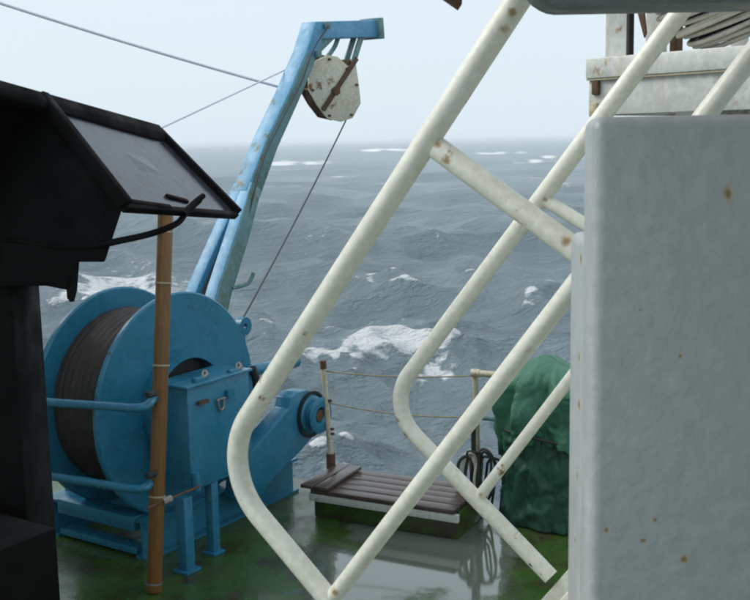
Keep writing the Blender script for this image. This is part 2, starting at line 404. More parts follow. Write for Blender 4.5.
# deckhouse behind the photographer
hs = thing('deckhouse', 'white deckhouse wall behind the viewer', 'deckhouse', (2.5, -2.6, UP))
link('wall', *g_box((2.5, -2.6, 2.6), Vector((1, 0, 0)), Vector((0, 1, 0)), Z, 4.4, .1, 2.38), M['house'], hs)
lh = thing('shade_block', 'unseen white block added left of the winch to shade it', 'deckhouse', (-4.6, 5.6, 0))
link('wall', *g_box((-4.65, 5.5, 2.145), Vector((1, 0, 0)), Vector((0, 1, 0)), Z, 2.6, 5.4, 4.28), M['house'], lh, bevel=.02)  # added out of view to keep the sun off the winch
link('shade_slab', *g_box((-3.95, 5.5, 4.33), Vector((1, 0, 0)), Vector((0, 1, 0)), Z, 4.1, 5.5, .08), M['house'], lh)  # unseen slab added overhead to darken the winch and left deck
o = link('overhead_deck', *g_ext([Vector((-.5, -2.64, 3.86)), Vector((4.6, -2.64, 3.86)), Vector((4.6, 2.2, 3.86)), Vector((.72, 2.2, 3.86)), Vector((.72, 1.52, 3.86)), Vector((-.5, 1.52, 3.86))], (0, 0, .08)), M['house']); o['kind'] = 'structure'  # plate above the view, outline shaped to shade rails and keep bulwark lit
gl, gr = atd(533, 9, 1.45), atd(900, 12, 1.45)
gx = (gr - gl); gx.z = 0; gL = gx.length; gx.normalize(); gy = Z.cross(gx)
prof = [gl + gx * .03, gl + gx * gL, gl + gx * gL + Z * (3.855 - gl.z), gl + Z * (3.855 - gl.z), gl + Z * .02]
tag(link('overhead_girder', *g_ext(prof, gy * .09), M['darkgirder'], bevel=.012), 'dark grey girder across the top right corner above the ladder', 'girder')

# ------------------------------------------------------------------ drum winch
WC = onz(150, 562)
def wp(a, b, z): return WC + t33 * a + l33 * b + Z * z
wn = thing('drum_winch', 'big blue drum winch with brown wire wound between two round flanges', 'winch', wp(-.5, .8, 0))
FR, FB, FZ, FA, DW = .85, .515, 1.06, -.10, .64
for k, a in enumerate((FA, FA - DW)):
    pr = [(.17, 0), (FR - .012, 0), (FR, -.012), (FR, -.038), (FR - .012, -.05), (.17, -.05)]
    o = link('flange', *g_lathe(wp(a, FB, FZ), t33, l33, pr, 96), M['blue'], wn, smooth='auto')
    if k == 0:
        link('hub_ring', *g_lathe(wp(a, FB, FZ), t33, l33, [(.36, .002), (.425, .002), (.425, .10), (.36, .10)], 48), M['blue'], o, smooth='auto')
        link('hub_dark', *g_lathe(wp(a, FB, FZ), t33, l33, [(.0001, .004), (.358, .004), (.358, .02), (.0001, .02)], 32), M['flatblack'], o)  # black disc put in for the shaded hub opening
# wound wire: ridged cylinder, one ridge for each turn
pr = []; nt_ = 34; Lw = DW - .054; a0 = FA - .052
for i in range(nt_):
    for q in range(4): pr.append((.685 + .009 * math.sin(math.pi * (q + .5) / 4) + .004 * math.sin(i * 1.7), -(i + q / 4) * Lw / nt_))
pr += [(.3, -Lw), (.3, 0)]
link('wound_wire', *g_lathe(wp(a0, FB, FZ), t33, l33, pr, 72), M['drumwire'], wn, smooth=True)
link('axle', *g_tube([wp(.24, FB, FZ), wp(-1.15, FB, FZ)], .07, 20), M['blue'], wn, smooth='auto')
def ibeam(p, q, side, h, wd, tf=.022, tw=.02):
    """I-section from p to q (underside line), flange width wd along side"""
    p, q = Vector(p), Vector(q); d = (q - p); L = d.length; d.normalize(); c = (p + q) / 2
    return join(g_box(c + Z * (tf / 2), d, side, Z, L, wd, tf), g_box(c + Z * (h - tf / 2), d, side, Z, L, wd, tf), g_box(c + Z * (h / 2), d, side, Z, L, tw, h - 2 * tf - .002))
BL = 1.80
for a in (-.07, -1.05): link('base_beam', *ibeam(wp(a, .0, .002), wp(a, BL, .002), t33, .30, .14), M['blue'], wn)
for b in (.075, BL - .075): link('cross_beam', *join(g_box(wp(-.56, b, .255), t33, l33, Z, .83, .15, .11), g_box(wp(-.56, b, .045), t33, l33, Z, .83, .13, .05)), M['blue'], wn, bevel=.006)
for a in (-.07, -1.05):
    link('bearing_stand', *g_ext([wp(a - .05, FB - .33, .304), wp(a - .05, FB + .33, .304), wp(a - .05, FB + .12, FZ + .1), wp(a - .05, FB - .12, FZ + .1)], t33 * .03 if a < -.5 else t33 * .012), M['blue'], wn)
for z_, y0, y1 in ((1, 402, 408), (0, 476, 489)):
    B = wp(0, -.40, 0)
    pts = [onpl(-12, y0 - 5, l33, B), onpl(48, y0, l33, B), onpl(100, y0 + (y1 - y0) * .6, l33, B), onpl(133, y1, l33, B), onpl(146, y1 - 2, l33, B + l33 * .05), onpl(152, y1 - 8, l33, B + l33 * .14), onpl(157, y1 - 16, l33, B + l33 * .30)]
    o = link('guard_pipe', *g_tube(smooth_path(pts, 6), .030, 14), M['blue'], wn, smooth='auto')
    e = onpl(145, y1 - 12, l33, B)
    link('bolt', *g_tube([e + l33 * .02, e + l33 * .09], .024, 8), M['flatblack'], o)
# gearbox in front of the near flange
PB = wp(.34, 0, 0)
gxp = [onpl(187, 390, t33, PB), onpl(249, 371, t33, PB), onpl(249, 470, t33, PB), onpl(187, 492, t33, PB)]
zt = (gxp[0].z + gxp[1].z) / 2; zb = (gxp[2].z + gxp[3].z) / 2; b0 = (gxp[0] - WC).dot(l33); b1 = (gxp[1] - WC).dot(l33)
gb = link('gearbox', *g_ext([wp(.34, b0, zt), wp(.34, b1, zt), wp(.34, b1, zb), wp(.34, b0, zb)], -t33 * .30), M['blue'], wn, bevel=.012)
link('lid', *g_ext([wp(.36, b0 - .02, zt + .001), wp(.36, b1 + .02, zt + .001), wp(.36, b1 + .02, zt + .022), wp(.36, b0 - .02, zt + .022)], -t33 * .34), M['blue'], gb, bevel=.005)
def shackle(c, u, v, s, mat, parent, name='shackle', r=.012):
    pts = [c + u * (s * .55 * x) + v * (s * y) for x, y in ((-1, 0), (-1, -.5), (-.85, -1.0), (-.45, -1.32), (0, -1.42), (.45, -1.32), (.85, -1.0), (1, -.5), (1, 0))]
    pin = g_tube([c - u * s * .85, c + u * s * .85], r * 1.05, 8)
    return link(name, *join(g_tube(smooth_path(pts, 4), r, 10), pin), mat, parent, smooth='auto')
for px_, py_, q in ((205, 379, .042), (239, 371, .042)):
    c = onpl(px_, py_, t33, wp(.30, 0, 0))
    link('lug', *g_box(c - l33 * .07 + Z * .0, l33, t33, Z, .10, .05, .06), M['blue'], gb, bevel=.01)
    shackle(c + Z * .02, (l33 + Z * .4).normalized(), (t33 * .6 - Z * .35 - l33 * .5).normalized(), q, M['steel'], gb)
c = onpl(221, 399, t33, wp(.36, 0, 0)); shackle(c, l33, Z, .058, M['steel'], gb, r=.009)
c = onpl(203, 402, t33, wp(.36, 0, 0)); link('lug', *g_box(c, l33, t33, Z, .10, .03, .025), M['rust'], gb)
c = onpl(230, 393, t33, wp(.36, 0, 0)); link('lug', *g_box(c, l33, t33, Z, .07, .03, .05), M['blue'], gb)
for px_, dx, dpt in ((187, .055, (187, 571)), (213, .045, (214, 553))):
    f = onz(*dpt); link('post', *g_box(Vector((f.x, f.y, (zb - .003) / 2)), t33, l33, Z, dx * 1.6, dx * 1.6, zb - .003), M['blue'], wn, bevel=.008)
    link('foot_plate', *g_box(Vector((f.x, f.y, .012)), t33, l33, Z, dx * 2.6, dx * 2.6, .018), M['blue'], wn)
# brake spindle under the gearbox
c1 = onpl(160, 503, t33, wp(.42, 0, 0)); c2 = onpl(200, 486, t33, wp(.42, 0, 0))
link('spindle', *g_tube([c1 - l33 * .12, c1, c2], .008, 8), M['rust'], wn)
link('spindle_nut', *g_tube([c1 + l33 * .02, c1 + l33 * .10], .028, 8), M['steel'], wn)
link('drain_cock', *g_tube([onpl(195, 472, t33, wp(.37, 0, 0)), onpl(197, 490, t33, wp(.37, 0, 0))], .03, 10), M['blue'], wn, smooth='auto')
# chain case reaching aft to the warping head
PC = wp(.16, 0, 0)
ol = [(240, 500), (243, 462), (262, 440), (289, 409)]
arc = [(307 + 20 * math.cos(R(a)), 412 + 22 * math.sin(R(a))) for a in (-140, -115, -90, -60, -30, 0, 30, 50)]
poly = [onpl(x, y, t33, PC) for x, y in ol + arc + [(300, 452), (268, 484), (255, 506)]]
cc = link('chain_case', *g_ext(poly, -t33 * .16), M['blue'], wn, bevel=.008)
hc = onpl(311, 414, t33, PC)
hd = link('warping_head', *g_lathe(hc, t33, l33, [(.05, .002), (.155, .002), (.162, .014), (.152, .026), (.115, .034), (.11, .062), (.125, .084), (.152, .092), (.156, .104), (.145, .112), (.075, .108), (.05, .07)], 40), M['blue'], cc, smooth='auto')
link('shaft_end', *g_tube([hc + t33 * .02, hc + t33 * .095], .049, 20), M['rust'], cc)
link('seal_ring', *g_lathe(hc, t33, l33, [(.178, .001), (.200, .001), (.200, .016), (.178, .016)], 40), M['flatblack'], cc)
for x, y in ((257, 447), (268, 432), (263, 452)):
    c = onpl(x, y, t33, wp(.0, 0, 0)); link('bolt', *g_tube([c - t33 * .05, c + t33 * .05], .03, 8), M['flatblack'], cc)
link('foot_bracket', *g_ext([wp(.02, 1.30, .304), wp(.02, 1.62, .304), wp(.02, 1.50, .58), wp(.02, 1.40, .58)], -t33 * .03), M['white'], wn)
# level-wind lugs behind the drum
c = onpl(243, 326, t33, wp(-.2, 0, 0))
link('lifting_lug', *g_lathe(c, t33, l33, [(.025, -.03), (.075, -.03), (.075, .03), (.025, .03)], 20), M['blue'], wn, smooth='auto')
link('spooling_bar', *g_tube([onpl(246, 372, t33, wp(-.1, 0, 0)), onpl(275, 368, t33, wp(-.1, 0, 0)) + l33 * .3], .05, 14), M['blue'], wn, smooth='auto')
link('spooling_chain', *g_tube(smooth_path([onpl(x, y, t33, wp(.02, 0, 0)) for x, y in ((252, 368), (256, 380), (257, 395), (254, 408))], 5), .035, 8), M['flatblack'], wn)
link('spooling_stand', *g_tube([onpl(240, 330, t33, wp(-.2, 0, 0)), wp(-.2, 1.42, .302)], .04, 10), M['blue'], wn)

# ------------------------------------------------------------------ stern davit with sheave block
DP = Vector((-2.05, 9.2, 0))
dv = thing('stern_davit', 'tall blue davit leaning out over the sea behind the winch', 'davit', DP)
def dpx(x, y): return onpl(x, y, t33, DP)
def beam(pts, wt, wl, mat, name, parent, taper=1):
    """box beam along polyline in the davit plane; wt width across (t), wl depth in plane"""
    P = [Vector(p) for p in pts]; V, Fc = [], []; n_ = len(P)
    for i, p in enumerate(P):
        d1 = (P[i] - P[i - 1]).normalized() if i else (P[1] - P[0]).normalized()
        d2 = (P[i + 1] - P[i]).normalized() if i < n_ - 1 else d1
        d = (d1 + d2).normalized(); s = t33.cross(d).normalized(); k = 1 / max(.5, d.dot(d1)); w_ = wl[i] if isinstance(wl, list) else wl
        for a, b in ((-1, -1), (1, -1), (1, 1), (-1, 1)): V.append(p + t33 * (a * wt / 2) + s * (b * w_ / 2 * k))
    for i in range(n_ - 1):
        for k in range(4): Fc.append((i * 4 + k, i * 4 + (k + 1) % 4, i * 4 + 4 + (k + 1) % 4, i * 4 + 4 + k))
    Fc += [(3, 2, 1, 0), tuple((n_ - 1) * 4 + k for k in range(4))]
    return link(name, V, Fc, mat, parent, bevel=.012)
knee = dpx(312, 31); arm_e = dpx(374, 29)
cl = [dpx(245, 196), dpx(265, 143), dpx(286, 98), dpx(304, 56), knee, arm_e]
cw = [.20, .18, .17, .17, .18, .19]
beam(cl, .19, cw, M['lblue'], 'boom', dv)
beam([p + t33 * .102 for p in cl[:4]], .012, [x - .012 for x in cw[:4]], M['gblue'], 'side_plate', dv)  # greener, darker plate over one side face of the boom
for sg in (-1, 1):
    ln_ = [DP + t33 * (sg * .24), dpx(209, 290) + t33 * (sg * .125), dpx(231, 232) + t33 * (sg * .085), dpx(248, 186) + t33 * (sg * .045)]
    beam(ln_, .14, [.30, .20, .19, .17], M['lblue'], 'leg', dv)
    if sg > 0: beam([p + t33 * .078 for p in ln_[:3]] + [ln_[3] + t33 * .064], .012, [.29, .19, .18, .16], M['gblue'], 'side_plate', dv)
beam([DP + l33 * .03, dpx(210, 290), dpx(245, 196)], .10, [.1, .08, .08], M['rust'], 'slot_dark', dv)  # dark rust-coloured plate put in for the shade between the legs
link('end_plate', *g_box(arm_e - (arm_e - knee).normalized() * .04, (arm_e - knee).normalized(), t33, (arm_e - knee).normalized().cross(t33), .10, .27, .235), M['gblue'], dv, bevel=.01)
link('gusset', *g_ext([dpx(310, 40) + t33 * .0, dpx(331, 38), dpx(303, 66)], t33 * .06), M['gblue'], dv)
for x, y in ((318, 26), (309, 55)):
    link('pad_eye', *g_box(dpx(x, y) + t33 * .125, l33, t33, Z, .09, .03, .07), M['gblue'], dv, bevel=.008)
link('hose', *g_tube(smooth_path([dpx(x, y) + t33 * .14 for x, y in ((210, 300), (222, 262), (232, 232), (240, 205), (252, 160), (270, 122), (290, 84), (303, 50), (318, 27))], 6), .008, 8), M['wire'], dv, smooth='auto')
link('cleat', *g_tube(smooth_path([dpx(216, 287) + t33 * .2, dpx(229, 283) + t33 * .22, dpx(234, 277) + t33 * .22, dpx(236, 272) + t33 * .22], 4), .02, 8), M['gblue'], dv, smooth='auto')
link('base_plate', *g_box(DP + Z * .014, t33, l33, Z, .75, .7, .02), M['lblue'], dv)

SBP = dpx(342, 60) + t33 * .12
sb = thing('sheave_block', 'rusty white sheave block hanging from the tip of the blue davit', 'sheave block', dpx(346, 45))
sbn = (t33 * .93 - l33 * .28 - Z * .12).normalized()            # cheek plates turned a little to the viewer
def spx(x, y, off=0): return onpl(x, y, sbn, SBP) + sbn * off
cheek = [(316, 61), (328, 55), (338, 57), (348, 66), (356, 64), (359, 84), (361, 103), (353, 118), (341, 122), (328, 119), (318, 106), (309, 90), (309, 73)]
fr = link('cheek_plate', *g_ext([spx(x, y) for x, y in cheek], -sbn * .022), M['blockplate'], sb, bevel=.004)
link('cheek_plate', *g_ext([spx(x, y, -.17) for x, y in cheek], -sbn * .022), M['rust'], sb, bevel=.004)
cen = spx(334, 91)
link('sheave', *g_lathe(cen - sbn * .096, sbn, (Z - sbn * sbn.z).normalized(), [(.04, -.06), (.25, -.06), (.275, -.055), (.24, 0), (.275, .055), (.25, .06), (.04, .06)], 40), M['rust'], sb, smooth='auto')
p1, p2 = spx(356, 58, .016), spx(322, 110, .016); d = (p2 - p1).normalized()
link('strap', *g_box((p1 + p2) / 2, d, d.cross(sbn).normalized(), sbn, (p2 - p1).length, .055, .022), M['rust'], fr, bevel=.004)
link('axle_nut', *g_tube([cen + sbn * .002, cen + sbn * .06], .045, 6), M['rust'], fr)
for k in range(6):
    x, y = cheek[(k * 2 + 1) % 13]; c = spx(x + (334 - x) * .12, y + (91 - y) * .12)
    link('bolt', *g_tube([c - sbn * .2, c + sbn * .03], .014, 6), M['rust'], sb)
link('crown', *g_box(spx(350, 66, -.09), l33, t33, Z, .15, .13, .12), M['rust'], sb, bevel=.02)
for sg in (-1, 1):
    a1 = dpx(358, 36) + t33 * (sg * .05); a2 = spx(354, 63, -.08) + t33 * (sg * .05); d = (a2 - a1).normalized()
    link('hanger_plate', *g_box((a1 + a2) / 2, d, t33, d.cross(t33), (a2 - a1).length + .04, .02, .085), M['gblue'], sb, bevel=.004)
c = spx(354, 62, -.08); link('hanger_pin', *g_tube([c - t33 * .09, c + t33 * .09], .025, 10), M['rust'], sb)
a1 = dpx(338, 38); a2 = spx(331, 58, -.08)
link('hook', *g_tube(smooth_path([a1, a1.lerp(a2, .4) + l33 * .03, a1.lerp(a2, .8) + l33 * .02, a2], 5), .026, 8), M['gblue'], sb, smooth='auto')
# ------------------------------------------------------------------ wires in the air
w1 = spx(351, 121, -.09); w0 = wp(-.15, 1.10, FZ + .32)
tag(link('hoist_wire', *g_tube(wirept(w1, w0, .04), .0085, 6), M['wire']), 'thin black hoisting wire running from the sheave block down to the winch', 'wire')
s1 = dpx(292, 88) - t33 * .1
tag(link('stay_wire', *g_tube(wirept(atd(-330, -110, 8.2), s1, .06, 40), .0135, 8), M['stay']), 'thick grey stay wire crossing the sky to the upper left', 'wire')
s2 = dpx(296, 68) - t33 * .1
tag(link('guy_wire', *g_tube(wirept(atd(-160, 279, 7.6), s2, .0, 30), .0085, 8), M['stay']), 'thin grey guy wire sloping from the davit towards the black hood', 'wire')

# ------------------------------------------------------------------ timber post before the winch
pb = onz(154, 592); pt = onpl(167, 165, fw, pb)
po = thing('wooden_post', 'brown varnished wooden post with pale bands standing before the winch', 'post', pb)
ax = (pt - pb).normalized(); ux = (t33 - ax * t33.dot(ax)).normalized(); uy = ax.cross(ux)
sec = [ux * (.054 * math.cos(a)) + uy * (.054 * math.sin(a)) for a in [2 * math.pi * k / 10 for k in range(10)]]
link('shaft', *g_ext([pb + s for s in sec], pt - pb), M['post'], po, bevel=.006)
for y in (232, 283, 365, 496, 583):
    f_ = (592 - y) / (592 - 165); c = pb.lerp(pt, f_)
    link('band', *g_lathe(c, ax, ux, [(.0545, -.006), (.058, -.006), (.058, .006), (.0545, .006)], 20), M['band'] if y < 580 else M['steel'], po)

# ------------------------------------------------------------------ black hooded control stand on the raised deck
cs = thing('control_stand', 'black hooded control stand with a wet grey sloping lid', 'control stand', Vector((-1.02, 2.75, UP)))
A = atd(40, 97, 2.62); axh = (atd(156, 128, 3.22) - A); Lh = axh.length; axh.normalize()
E1 = atd(125, 206, 2.55); rf = (E1 - A)
nrm = axh.cross(rf).normalized(); nrm = nrm if nrm.z > 0 else -nrm
E2 = atd(237, 214, 3.16)
RT = atd(156, 131, 3.22)
rp = link('roof_panel', *g_ext([A, RT, E2, E1], -nrm * .012), M['slate'], cs)
# raised black frame bars round the lid
def bar(p, q, w_, h_, name, mat, parent, lift=0):
    d = (q - p).normalized(); s = nrm.cross(d).normalized()
    return link(name, *g_box((p + q) / 2 + nrm * lift, d, s, nrm, (q - p).length, w_, h_), mat, parent, bevel=.004)
bar(A, E1, .030, .034, 'frame_bar', M['black'], rp, .004)
bar(RT + (E2 - RT) * .0, E2, .024, .030, 'frame_bar', M['black'], rp, .004)
bar(E1, E2, .018, .022, 'frame_bar', M['black'], rp, -.006)
bar(E1.lerp(E2, .02) - rf * .04, E1.lerp(E2, .36) - rf * .015, .014, .02, 'stain_bar', M['black'], rp, -.002)  # dark bars standing for stains on the lid
bar(E1.lerp(E2, .42) - rf * .14, E1.lerp(E2, .58) - rf * .10, .014, .010, 'stain_bar', M['black'], rp, -.001)
# ridge cap: rounded cap over the top edge
cap0 = A - axh * .34 + Z * .002; cap1 = RT + Z * .004
pc = [(-.10, -.052), (-.085, -.008), (-.03, .022), (.02, .02), (.052, -.02), (.056, -.056), (.03, -.075), (-.08, -.075)]
hx = axh.cross(Z).normalized(); hz = hx.cross(axh).normalized()
V = [cap0 + hx * x * .62 + hz * y * .5 for x, y in pc] + [cap1 + hx * x * .7 + hz * y * .72 for x, y in pc]
nn = len(pc); link('ridge_cap', V, [tuple(range(nn - 1, -1, -1)), tuple(range(nn, 2 * nn))] + [(i, (i + 1) % nn, nn + (i + 1) % nn, nn + i) for i in range(nn)], M['black'], cs, bevel=.006)
# body below the lid: front outline, extruded along the hood
fp = A.lerp(E1, .5); fn = axh
def hpx(x, y): return onpl(x, y, fn, E1 + axh * .012)
X0 = Vector((1, 0, 0))
body = [(44, 112), (122, 210), (105, 262), (75, 262), (71, 290), (69, 303), (66, 290), (47, 286), (-40, 286), (-70, 215), (12, 118)]
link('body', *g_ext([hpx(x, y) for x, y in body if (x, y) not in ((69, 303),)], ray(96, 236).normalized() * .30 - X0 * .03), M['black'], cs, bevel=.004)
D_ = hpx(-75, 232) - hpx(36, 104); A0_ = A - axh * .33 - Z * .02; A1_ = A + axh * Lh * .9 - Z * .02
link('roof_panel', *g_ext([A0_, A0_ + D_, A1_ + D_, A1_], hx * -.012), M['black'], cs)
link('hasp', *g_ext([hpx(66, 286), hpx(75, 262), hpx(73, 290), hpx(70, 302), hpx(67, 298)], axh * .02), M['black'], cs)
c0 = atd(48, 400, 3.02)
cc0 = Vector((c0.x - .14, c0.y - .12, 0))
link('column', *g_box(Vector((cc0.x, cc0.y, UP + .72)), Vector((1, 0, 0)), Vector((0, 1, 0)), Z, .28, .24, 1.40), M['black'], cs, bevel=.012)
kb = atd(57, 527, 2.62)
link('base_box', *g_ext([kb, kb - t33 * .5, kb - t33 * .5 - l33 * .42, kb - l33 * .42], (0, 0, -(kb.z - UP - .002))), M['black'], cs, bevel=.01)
hp = [hpx(100, 246), hpx(112, 243) - axh * .01, atd(150, 234, 2.72), atd(176, 224, 2.80), atd(185, 214, 2.84), atd(192, 205, 2.87), atd(203, 196, 2.93)]
link('stay_bar', *g_tube(smooth_path(hp, 6), .0085, 10), M['black'], cs, smooth='auto')
link('stay_clamp', *g_tube([atd(183, 214, 2.82), atd(199, 200, 2.9)], .010, 8), M['black'], cs)
link('cable', *g_tube(smooth_path([hpx(-20, 238), hpx(20, 241), hpx(60, 247), hpx(100, 246)], 5), .006, 8), M['black'], cs, smooth='auto')

# ------------------------------------------------------------------ ladder with pipe rails
NP = atd(500, 35, 1.76); FP = NP + l30 * .75
ld = thing('ladder', 'cream painted steel ship ladder with bent pipe handrails', 'ladder', onpl(430, 745, l30, NP))
def npx(x, y): return onpl(x, y, l30, NP)
def fpx(x, y): return onpl(x, y, l30, FP)
def rail(px, top, bend, end, r, rb):
    T, B_, E_ = px(*top), px(*bend), px(*end)
    T2 = T + (T - B_).normalized() * .55
    return [T2, T] + [T.lerp(B_, k / 6) for k in range(1, 4)] + fillet(T, B_, E_, rb, 18) + [E_]
nE, fE = (440, 733), (551, 577)
nr = link('handrail', *g_tube(rail(npx, (515, 5), (217, 465), nE, .021, .155), .0215, 22), M['cream'], ld, smooth='auto')
frl = link('handrail', *g_tube(rail(fpx, (682, 10), (386, 405), fE, .021, .12), .0215, 22), M['cream'], ld, smooth='auto')
nm0, nm1 = npx(331, 600), npx(575, 284)
link('mid_rail', *g_tube([nm0, nm1, nm1 + (nm1 - nm0) * 1.3], .0165, 18), M['cream'], ld, smooth='auto')
fm0, fm1 = fpx(479, 497), fpx(566, 384)
link('mid_rail', *g_tube([fm0, fm1, fm1 + (fm1 - fm0) * 6], .0150, 18), M['cream'], ld, smooth='auto')
for pf, a, b, r_, mid in ((npx, (437, 148), (574, 249), .0205, 1.95), (fpx, (545, 200), (592, 229), .0165, 3.4)):
    p, q = pf(*a), pf(*b); e = p + (q - p) * mid
    o = link('stanchion', *g_tube([p, q, e], r_, 18), M['cream'], ld, smooth='auto')
up = (npx(515, 5) - npx(245, 428)).normalized()
dnp = Vector((up.z * t30.x * -1, up.z * t30.y * -1, 0))
def stringer(P, w_off):
    P = Vector(P); s = (P.z - UP - .004) / up.z
    f_ = P - up * s; tp = P + up * 1.9
    q = up.cross(l30).normalized(); q = q if q.z < 0 else -q
    hq = Vector((t30.x, t30.y, 0)) * (.16 / up.z) * 1
    return g_ext([f_, tp, tp + hq, f_ + hq], l30 * .012)
nEp, fEp = npx(*nE), fpx(556, 583)
link('stringer', *stringer(nEp, 0), M['cream'], ld, bevel=.003)
link('stringer', *stringer(fEp, 0), M['cream'], ld, bevel=.003)
foot = nEp - up * ((nEp.z - UP) / up.z); tvec = t30 * (.08 / up.z)
Wd = (fEp - nEp).dot(l30)
for k in range(1, 9):
    z_ = .21 * k; c = foot + up * (z_ / up.z) + t30 * .10 + l30 * (.014 + (Wd - .014) / 2)
    if k * .21 / up.z > 1.9 + (nEp.z - UP) / up.z: break
    link('tread', *g_box(c, l30, t30, Z, Wd - .02, .17, .02), M['cream'], ld, bevel=.003)


# ------------------------------------------------------------------ steel bulwark close by on the right
BD = 1.15
bt = atd(596, 117, BD); ztop = bt.z
bw = thing('bulwark_end', 'thick grey painted bulwark end close by on the right with rust spots', 'bulwark', Vector((bt.x, bt.y, UP)))
X_, Y_ = Vector((1, 0, 0)), Vector((0, 1, 0))
bx = (X_ + Y_ * -.03).normalized(); by = Z.cross(bx)
bl = Vector((atd(594, 117, BD).x, bt.y, UP + .003))
def bpx(x, y, off=0): return onpl(x, y, by, bl - by * off)
link('panel', *g_ext([bl, bl + bx * .75, bl + bx * .75 + Z * (ztop - bl.z), bl + Z * (ztop - bl.z)], by * .07), M['block'], bw, bevel=.014, seg=4)
zs = atd(572, 238, 1.27).z
lf = bl + by * .072 + bx * .006
link('edge_web', *g_ext([lf, lf + bx * .7, lf + bx * .7 + Z * (zs - lf.z), lf + Z * (zs - lf.z)], by * .125), M['block'], bw, bevel=.012, seg=3)
O_ = ORIG[bw.name]
mk = [(bpx(x, y) - O_, r_, d_) for x, y, r_, d_ in ((728, 194, .0065, 2.0), (684, 559, .0060, 1.2), (643, 541, .0045, .8), (680, 356, .0035, 1), (655, 520, .0040, 1), (606, 530, .004, 1.2), (640, 310, .0025, 1))]
mk += [(onpl(x, y, bx, lf) - O_, r_, d_) for x, y, r_, d_ in ((581, 259, .012, .8), (579, 357, .010, .8), (579, 405, .012, .9), (577, 476, .009, .9), (575, 540, .007, 1))]
rust_marks(M['block'], mk)
O_ = ORIG[ld.name]
mk = [(npx(x, y) - O_, r_, 1) for x, y, r_ in ((437, 143, .024), (447, 160, .024), (505, 30, .025), (512, 12, .023), (566, 241, .025), (335, 592, .022))]
mk += [(fpx(x, y) - O_, r_, 1) for x, y, r_ in ((545, 200, .019), (398, 420, .021), (480, 495, .02))]
rust_marks(M['cream'], [(p_ + (EYEP - p_ - O_).normalized() * .021, r_ * .46, d_) for p_, r_, d_ in mk], (.36, .25, .12), (.62, .55, .40))
for x, y, ru, rv in ((531, 564, .010, .006), (541, 573, .009, .004)):
    P = fpx(x, y); vd = (EYEP - P).normalized(); u_ = (fpx(551, 577) - fpx(520, 540)).normalized()
    k = 9; pts = [P + vd * .019 + u_ * (math.cos(6.283 * i / k) * ru * random.uniform(.5, 1.2)) + u_.cross(vd) * (math.sin(6.283 * i / k) * rv * random.uniform(.6, 1.2)) for i in range(k)]
    link('paint_chip', *g_ext(pts, vd * .0045), M['flatblack'], frl)
# ------------------------------------------------------------------ white platform with posts and a rope reel, upper right
pl = atd(589, 59, 3.75); pr_ = atd(750, 43, 3.30)
pd = (pr_ - pl); pd.z = 0; pd.normalize(); pn = Z.cross(pd); 
if pn.y < 0: pn = -pn
rc = thing('reel_platform', 'rusty white steel platform on posts behind the ladder at upper right', 'platform', Vector((pl.x + .5, pl.y, 0)))
PLN = pd.cross(Z); 
def ppx(x, y, off=0): return onpl(x, y, pn, pl + pn * off)
LP = 1.5
hl = pl.z - ppx(589, 79).z; hb_ = pl.z - ppx(589, 115).z
link('top_channel', *g_ext([pl - pn * .02, pl + pd * LP - pn * .02, pl + pd * LP - pn * .02 - Z * hl, pl - pn * .02 - Z * hl], pn * .9), M['white'], rc, bevel=.004)
link('rust_seam', *g_ext([pl - pn * .014 - Z * (hl + .0005), pl + pd * LP - pn * .014 - Z * (hl + .0005), pl + pd * LP - pn * .014 - Z * (hl + .007), pl - pn * .014 - Z * (hl + .007)], pn * .012), M['rail'], rc)
q = pl - Z * (hl + .002)
link('side_plate', *g_ext([q, q + pd * LP, q + pd * LP - Z * (hb_ - hl), q + pd * .0 - Z * (hb_ - hl)], pn * .02), M['white'], rc, bevel=.004)
link('side_plate', *g_ext([q + pn * .022, q + pn * .8, q + pn * .8 - Z * (hb_ - hl), q + pn * .022 - Z * (hb_ - hl)], pd * .02), M['white'], rc, bevel=.004)
c = ppx(596, 88, -.006); link('lug', *g_box(c, pd, pn, Z, .03, .02, .05), M['rust'], rc, bevel=.006)
c = ppx(594, 110, -.006); link('lug', *g_box(c, pd, pn, Z, .035, .02, .05), M['rail'], rc, bevel=.006)
for x0, x1, mt_, off in ((605, 626, 'white', .1), (645, 663, 'white', .5), (669, 676, 'rust', .6), (730, 745, 'white', .85)):
    p = ppx(x0, 57, off); q = ppx(x1, 57, off); wdt = (q - p).dot(pd)
    p.z = pl.z + .002
    o = link('post', *g_ext([p, p + pd * wdt, p + pd * wdt + Z * .62, p + Z * .62], pn * (.03 if mt_ == 'white' else .05)), M[mt_], rc, bevel=.004)
    if x0 == 605: link('post_edge', *g_ext([p + pd * (wdt + .002), p + pd * (wdt + .012), p + pd * (wdt + .010) + Z * .61, p + pd * (wdt + .002) + Z * .61], pn * .03), M['flatblack'], rc)
br = ppx(632, 5, .3); link('brace', *g_ext([ppx(632, -8, .3), ppx(642, -8, .3), ppx(646, 33, .3), ppx(644, 38, .3)], pn * .008), M['rust'], rc)
for k, (a, b) in enumerate(((.45, .3), (1.25, .3))):
    p = pl + pd * a + pn * b; zt_ = pl.z - hl - .004
    link('column', *g_box(Vector((p.x, p.y, zt_ / 2 + .002)), pd, pn, Z, .14, .14, zt_ - .004), M['white'], rc, bevel=.006)
